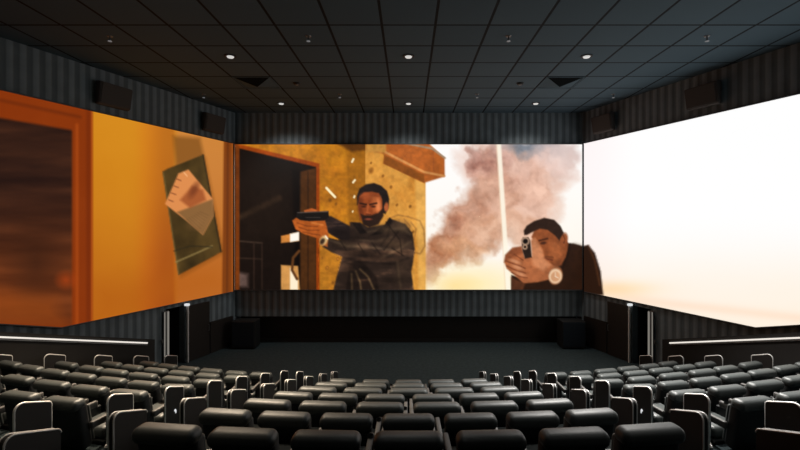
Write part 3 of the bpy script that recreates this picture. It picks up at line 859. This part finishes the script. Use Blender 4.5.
# cloth-covered loudspeaker cabinets in the front corners
for s, side in ((-1, 'left'), (1, 'right')):
    t = thing('subwoofer', 'navy cloth covered speaker cabinet standing in the front %s corner' % side, 'speaker', (s * 6.45, 17.85, 0), 0, 'corner speaker cabinets')
    box('cabinet', (0, 0, 0.56), (0.92, 0.66, 1.04), M['black'], t, bevel=0.015, seg=2)
    box('grille', (0, -0.335, 0.58), (0.84, 0.02, 0.94), M['blue_cloth'], t, bevel=0.006, seg=1)
    for x in (-0.36, 0.36):
        for y in (-0.24, 0.24):
            box('foot', (x, y, 0.02), (0.07, 0.07, 0.04), M['plastic'], t)

# ------------------------------------------------------------------ loudspeakers high on the side walls
def wall_speaker(s, y, label):
    t = thing('wall_speaker', label, 'speaker', tuple(wall_pt(s, y, 8.28, 0.0)), s * math.atan(SLOPE), 'wall loudspeakers')
    bm = bmesh.new()
    # side profile (depth from wall, height); the front leans down to the seats
    prof = [(0.08, 0.06), (0.22, 0.10), (0.32, 0.70), (0.08, 0.74)]
    a = [bm.verts.new((-s * d, -0.5, z)) for d, z in prof]
    b = [bm.verts.new((-s * d, 0.5, z)) for d, z in prof]
    bm.faces.new(a); bm.faces.new(b[::-1])
    for i in range(4):
        bm.faces.new((a[i], a[(i + 1) % 4], b[(i + 1) % 4], b[i]))
    bmesh.ops.recalc_face_normals(bm, faces=bm.faces)
    bmesh.ops.bevel(bm, geom=list(bm.edges), offset=0.02, segments=2, affect='EDGES')
    obj('cabinet', bm, M['speaker'], t)
    bm = bmesh.new()
    q = [(0.228, 0.13), (0.242, 0.128), (0.334, 0.67), (0.320, 0.672)]
    a = [bm.verts.new((-s * d, -0.45, z)) for d, z in q]; b = [bm.verts.new((-s * d, 0.45, z)) for d, z in q]
    bm.faces.new(a); bm.faces.new(b[::-1])
    for i in range(4):
        bm.faces.new((a[i], a[(i + 1) % 4], b[(i + 1) % 4], b[i]))
    obj('grille', bm, M['speaker'], t)
    box('wall_bracket', (-s * 0.04, 0, 0.40), (0.09, 0.18, 0.30), M['black'], t)
for s, side in ((-1, 'left'), (1, 'right')):
    wall_speaker(s, 13.33, 'dark box loudspeaker on the %s wall, nearer the seats' % side)
    wall_speaker(s, 17.05, 'dark box loudspeaker on the %s wall, close to the front corner' % side)

# ------------------------------------------------------------------ ceiling fittings
def spot(parent, watts, size=2.6, tilt=0.0, warm=False):
    ld = bpy.data.lights.new('lamp_light', 'SPOT')
    ld.energy = watts; ld.spot_size = size; ld.spot_blend = 0.9; ld.shadow_soft_size = 0.18
    ld.color = (1.0, 0.81, 0.60) if warm else (1.0, 0.96, 0.91)
    o = bpy.data.objects.new('lamp_light', ld)
    o.location = (0, 0, -0.22)
    o.rotation_euler = (-tilt, 0, 0)             # swivelled towards the seats
    link(o, parent)

def downlight(x, y, label, watts, size, tilt):
    t = thing('ceiling_downlight', label, 'ceiling light', (x, y, CEIL), 0, 'ceiling downlights')
    bm = bmesh.new()
    add_disc(bm, (0, 0), 0.155, 0.155, -0.018, -0.0, 24)
    obj('trim_ring', bm, M['black'], t)
    bm = bmesh.new()
    add_disc(bm, (0, 0), 0.08, 0.095, -0.045, -0.018, 24)
    obj('lens', bm, M['lens'], t)
    spot(t, watts, size, tilt, x < -1 and y < 15)
pos = {-4.75: 'left', 0: 'middle', 4.75: 'right'}
for y, word in ((16.8, 'in the row close to the screen'), (12.0, 'in the row above the front seats'), (7.2, 'above the middle seat rows'), (2.4, 'above the rear seat rows')):
    for x, w in pos.items():
        downlight(x, y, 'small round glowing ceiling downlight, %s one %s' % (w, word),
                  LAMP_W[y][0 if x else 1], {16.8: 2.4, 12.0: 1.3, 7.2: 1.5, 2.4: 1.3}[y], 0.42 if y == 12.0 else 0.0)

def sprinkler(x, y, label):
    t = thing('sprinkler', label, 'sprinkler', (x, y, CEIL), 0, 'ceiling sprinklers')
    bm = bmesh.new(); add_disc(bm, (0, 0), 0.055, 0.07, -0.02, 0, 14)
    obj('escutcheon', bm, M['grey'], t)
    bm = bmesh.new(); add_disc(bm, (0, 0), 0.018, 0.018, -0.11, -0.02, 10)
    obj('body', bm, M['grey'], t)
    bm = bmesh.new(); add_disc(bm, (0, 0), 0.05, 0.03, -0.13, -0.11, 14)
    obj('deflector', bm, M['deflector_glow'], t)
for y, word in ((15.6, 'near the screen'), (10.7, 'over the seats')):
    for x, w in ((-7.1, 'far left'), (-2.38, 'left of centre'), (2.38, 'right of centre'), (7.1, 'far right')):
        sprinkler(x, y, 'tiny ceiling sprinkler head %s, the one %s' % (word, w))
for x, w in ((-3.56, 'left'), (3.56, 'right')):
    t = thing('smoke_detector', 'flat round smoke detector on the %s ceiling half' % w, 'detector', (x, 14.35, CEIL), 0, 'smoke detectors')
    bm = bmesh.new(); add_disc(bm, (0, 0), 0.09, 0.12, -0.05, 0, 18)
    obj('housing', bm, M['black'], t)
    bm = bmesh.new(); add_disc(bm, (0, 0), 0.045, 0.05, -0.07, -0.05, 14)
    obj('sensor_cap', bm, M['grey'], t)
for x, w in ((-4.8, 'left'), (4.8, 'right')):
    t = thing('air_diffuser', 'square ceiling air diffuser filling one tile on the %s' % w, 'vent', (x, 14.3, CEIL), 0, 'ceiling air diffusers')
    bm = bmesh.new()
    for dx, dy, sx, sy in ((0, -0.57, 1.18, 0.04), (0, 0.57, 1.18, 0.04), (-0.57, 0, 0.04, 1.10), (0.57, 0, 0.04, 1.10)):
        add_box(bm, (dx, dy, -0.01), (sx, sy, 0.02))
    obj('frame', bm, M['diffuser'], t)
    bm = bmesh.new()
    r = [bm.verts.new((a * 0.55, b * 0.55, -0.002)) for a, b in ((-1, -1), (1, -1), (1, 1), (-1, 1))]
    ap = bm.verts.new((0, 0, -0.13))
    for i in range(1, 4):
        bm.faces.new((r[i], r[(i + 1) % 4], ap))
    bm.faces.new(r)
    obj('core', bm, M['diffuser'], t)
    bm = bmesh.new()                              # black sheet painting the shade on the face towards the seats
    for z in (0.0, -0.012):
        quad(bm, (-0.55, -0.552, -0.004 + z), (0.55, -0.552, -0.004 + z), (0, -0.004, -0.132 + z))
    obj('shaded_face', bm, M['diffuser_shade'], t)

# ------------------------------------------------------------------ recliner seats
def rx(a): return Matrix.Rotation(a, 4, 'X')
HW = 0.63                                        # headrest width
def make_chair():
    t = thing('recliner_seat', 'prototype', 'seat', group='cinema recliners')
    bm = bmesh.new()
    add_box(bm, (0, 0.03, SEAT_H - 0.120), (HW, 0.22, 0.155), rx(0.0), 0.075, 6)
    h = obj('headrest', bm, M['leather'], t, True)
    # backrest shell leaning back over the riser
    bm = bmesh.new()
    add_box(bm, (0, 0.12, 0.67), (HW - 0.03, 0.17, 0.66), rx(0.16), 0.05, 3)
    b = obj('backrest', bm, M['leather_back'], t, True)
    bm = bmesh.new()
    add_box(bm, (0, 0.225, 0.67), (HW - 0.08, 0.06, 0.56), rx(0.16), 0.028, 2)
    obj('back_cushion', bm, M['leather'], b, True)
    bm = bmesh.new()
    add_box(bm, (0, 0.69, 0.42), (HW - 0.06, 0.56, 0.18), None, 0.06, 3)
    obj('seat_cushion', bm, M['leather'], t, True)
    bm = bmesh.new()
    add_box(bm, (0, 0.66, 0.17), (HW - 0.04, 0.50, 0.32), None, 0.02, 1)
    obj('base', bm, M['leather_back'], t)
    bm = bmesh.new()
    add_box(bm, (0, 0.985, 0.27), (HW - 0.08, 0.05, 0.34), rx(0.15), 0.02, 2)
    obj('footrest', bm, M['leather'], t, True)
    for sx in (-1, 1):
        bm = bmesh.new()
        add_box(bm, (sx * (HW / 2 + 0.012), 0.50, 0.66), (0.064, 0.66, 0.10), None, 0.016, 2)
        a = obj('armrest', bm, M['arm'], t, True)
        bm = bmesh.new()
        add_box(bm, (sx * (HW / 2 + 0.012), 0.66, 0.32), (0.05, 0.46, 0.60), None, 0.012, 1)
        obj('arm_panel', bm, M['leather_back'], a)
        if sx > 0:
            bm = bmesh.new()
            add_disc(bm, (HW / 2 + 0.008, 0.72), 0.036, 0.036, 0.70, 0.735, 16, cap=False)
            add_disc(bm, (HW / 2 + 0.008, 0.72), 0.028, 0.028, 0.70, 0.735, 16, cap=False)
            obj('cup_holder', bm, M['plastic'], a)
    for o in [t] + list(t.children_recursive):       # the seat narrows towards its front: rows are curved
        if o.type == 'MESH':
            for v in o.data.vertices:
                v.co.x *= 1 - 0.075 * max(0.0, v.co.y - 0.1)
    return t

ORD = ['first', 'second', 'third', 'fourth', 'fifth', 'sixth', 'seventh', 'eighth']
proto = make_chair()
used = [False]
def place_chair(k, x, y, rz, sx, label):
    o = copy_tree(proto) if used[0] else proto
    used[0] = True
    o.location = (x, y, row_floor(k))
    o.rotation_euler = (0, 0, rz)
    o.scale = (sx, 1, 1)
    o['label'] = label

def solve(k, off):
    """distance and offset of a seat of row k that stands off picture units beside the axis"""
    y = row_y(k)
    for _ in range(20):
        y = row_y(k) + sag(k, off / F * y)
    return off / F * y, y

CENTRE = {0: [0, 83, 167, 243.5], 1: [0, 62.5, 125, 184.5], 2: [28.7, 86.3, 142], 3: [23.7, 71, 116], 4: [0, 46, 91.5], 5: [0, 38.4, 77.8], 6: [0, 33, 66.2]}
CW = {0: 0.617, 1: 0.590, 2: 0.645, 3: 0.629, 4: 0.708, 5: 0.668, 6: 0.614}
ROWNAME = {0: 'nearest centre row', 1: 'second nearest centre row', 2: 'third nearest centre row', 3: 'middle centre row', 4: 'third centre row from the screen', 5: 'second centre row from the screen', 6: 'centre row closest to the screen'}
for k, offs in CENTRE.items():
    full = sorted({-o for o in offs} | set(offs))
    for i, o in enumerate(full):
        x, y = solve(k, o)
        place_chair(k, x, y, math.atan(x / 17.0), CW[k] / HW, 'black leather recliner, %s from the left in the %s' % (ORD[i], ROWNAME[k]))

SIDE = {2: [347, 391, 438.5], 3: [281, 320.5, 358.5, 392.5, 428], 4: [232, 266, 298.5, 328.5, 355, 379, 400.5],
        5: [201, 234, 266, 295, 318.5, 343.5], 6: [172.5, 201.5, 228.5, 253.5, 277, 298], 7: [148, 173, 198, 220.5, 241.5, 260.5]}
SW = {2: 0.585, 3: 0.68, 4: 0.63, 5: 0.645, 6: 0.63, 7: 0.615}
SROW = {2: 'sixth', 3: 'fifth', 4: 'fourth', 5: 'third', 6: 'second', 7: 'front'}
for s, side in ((-1, 'left'), (1, 'right')):
    for k, offs in SIDE.items():
        for i, o in enumerate(offs):
            x, y = solve(k, o)
            sl = sag_slope(k, x)
            place_chair(k, s * x, y, s * math.atan(sl) * 0.85, SW[k] / HW * (0.93 if (i >= len(offs) - 2 or i <= 1) and k > 2 else 1.0),
                        'black leather recliner, %s from the aisle, %s row, %s block' % (ORD[i], SROW[k], side))

# ------------------------------------------------------------------ end panels beside the aisles
def corner_arc(cy, cz, r, a0, a1, n=6):
    return [(cy + r * math.cos(a0 + (a1 - a0) * i / n), cz + r * math.sin(a0 + (a1 - a0) * i / n)) for i in range(n + 1)]

def panel_outline(h, drop, ln, R, r, foot):
    """side view of an end panel: big rounded rear top corner, top falling forward by drop"""
    sl = drop / ln
    rear = [(R - R * math.sin(t), h - R + R * math.cos(t) - sl * (R - R * math.sin(t))) for t in (math.pi / 2 * (1 - i / 7) for i in range(8))]
    fr = [(ln - r + r * math.sin(t), h - r + r * math.cos(t) - sl * (ln - r + r * math.sin(t))) for t in (math.pi / 2 * i / 5 for i in range(6))]
    return rear, fr

def make_panel(name, label, thick, tube, h=1.08, drop=0.17, ln=0.48, R=0.13, r=0.03, foot=0.30, double=False):
    t = thing(name, label, 'end panel')
    rear, fr = panel_outline(h, drop, ln, R, r, foot)
    bm = bmesh.new()
    body = [(0.0, foot)] + rear + fr + [(ln, 0.0), (0.05, 0.0), (0.05, foot)]
    add_prism(bm, body, -thick / 2, thick / 2)
    obj('panel', bm, M['panel'], t)
    path = [(0.0, foot)] + rear + fr + [(ln, 0.02 if not double else h * 0.62)]
    if double:
        path = [(0.0, foot)] + rear + fr
        for x in (-thick / 2, thick / 2):
            bm = bmesh.new()
            add_tube(bm, [(x, y, z) for y, z in path], tube, 6)
            obj('edge_trim', bm, M['chrome'], t, True)
    else:
        bm = bmesh.new()
        add_tube(bm, [(0, y, z) for y, z in path], tube, 8)
        obj('rail', bm, M['chrome'], t, True)
        bm = bmesh.new()
        add_disc(bm, (0, 0.0), 0.042, 0.03, foot, foot + 0.025, 14)
        obj('floor_flange', bm, M['chrome'], t)
    return t

tall = make_panel('handrail_panel', 'x', 0.025, 0.0145, h=1.04)
low = make_panel('seat_partition', 'x', 0.05, 0.0075, R=0.10, double=True)
first = {id(tall): True, id(low): True}
def place_panel(src, x, y, z, rz, label, group):
    o = src if first.pop(id(src), None) else copy_tree(src)
    o.location = (x, y, z); o.rotation_euler = (0, 0, rz)
    o['label'] = label; o['group'] = group
    return o

TALL = {1: 394.5, 2: 304.5, 3: 246.5, 4: 203.5, 5: 172.5, 6: 148.0, 7: 128.0, 8: 112.2}
LOW = {-1: 408, 0: 297.5, 1: 226.5, 2: 179.5, 3: 146.5, 4: 122.5, 5: 103.5, 6: 88.5, 7: 76.5}
TN = ['nearest the viewer', 'second from the viewer', 'third from the viewer', 'fourth from the viewer', 'fifth from the viewer', 'third from the screen', 'second from the screen', 'closest to the screen']
LN = ['nearest the viewer', 'second from the viewer', 'third from the viewer', 'fourth from the viewer', 'fifth from the viewer', 'fourth from the screen', 'third from the screen', 'second from the screen', 'closest to the screen']
for s, side in ((-1, 'left'), (1, 'right')):
    for i, (k, off) in enumerate(TALL.items()):
        y = row_y(k)
        for _ in range(20):
            y = row_y(k) + sag(k, off / F * y) + EDGE - 0.03
        if k == 8:
            y = (EYE - 1.08) / (370.0 - HY) * F
        z = row_floor(k) if k < 8 else 0.0
        o = place_panel(tall, s * (off / F * y - (0.05 if k in (2, 3, 4) else 0)), y, z, s * 0.14,
                        'metal edged handrail panel, outer side of %s aisle, %s' % (side, TN[i]), 'aisle handrail panels')
        if k == 3:
            bm = bmesh.new()
            add_disc(bm, (0, 0), 0.022, 0.022, 0, 0.006, 12)
            add_box(bm, (0.018, -0.03, 0.003), (0.02, 0.05, 0.006))
            for v in bm.verts:
                v.co = Vector((-s * (0.0135 + v.co.z), 0.24 + v.co.x, 0.55 + v.co.y))
            mk = obj('row_marker', bm, M['lamp_white'], o)
            mk['label'] = 'small glowing white marker'
    for i, (k, off) in enumerate(LOW.items()):
        y = row_y(k)
        for _ in range(20):
            y = row_y(k) + sag(k, off / F * y) + EDGE - 0.03
        place_panel(low, s * off / F * y, y, row_floor(k), s * 0.105,
                    'dark seat partition, inner side of %s aisle, %s' % (side, LN[i]), 'aisle seat partitions')
    OUT = {4: (413, 354, 1.25), 5: (358.5, 354, 1.25), 6: (311.5, 355, 1.25), 7: (272.5, 355.5, 1.25), 8: (239.5, 355.5, 0.9)}
    for i, (k, (off, ty, hh)) in enumerate(OUT.items()):
        fz = row_floor(k) if k < 8 else 0.0
        y = (EYE - fz - hh) / (ty - HY) * F
        x = off / F * y + {4: 0.2, 5: 0.14, 6: 0.07, 7: 0.07, 8: 0.14}[k]
        o = place_panel(tall, s * x, y, fz + (hh - 1.04 if k < 8 else 0), s * 0.33,
                    'metal handrail loop by the %s aisle wall, %s' % (side, ['topmost of five', 'second from the top', 'middle of five', 'second from the screen', 'nearest the screen'][i]), 'outer handrail loops')
        if k == 8:
            o.scale = (1, 1, hh / 1.04)
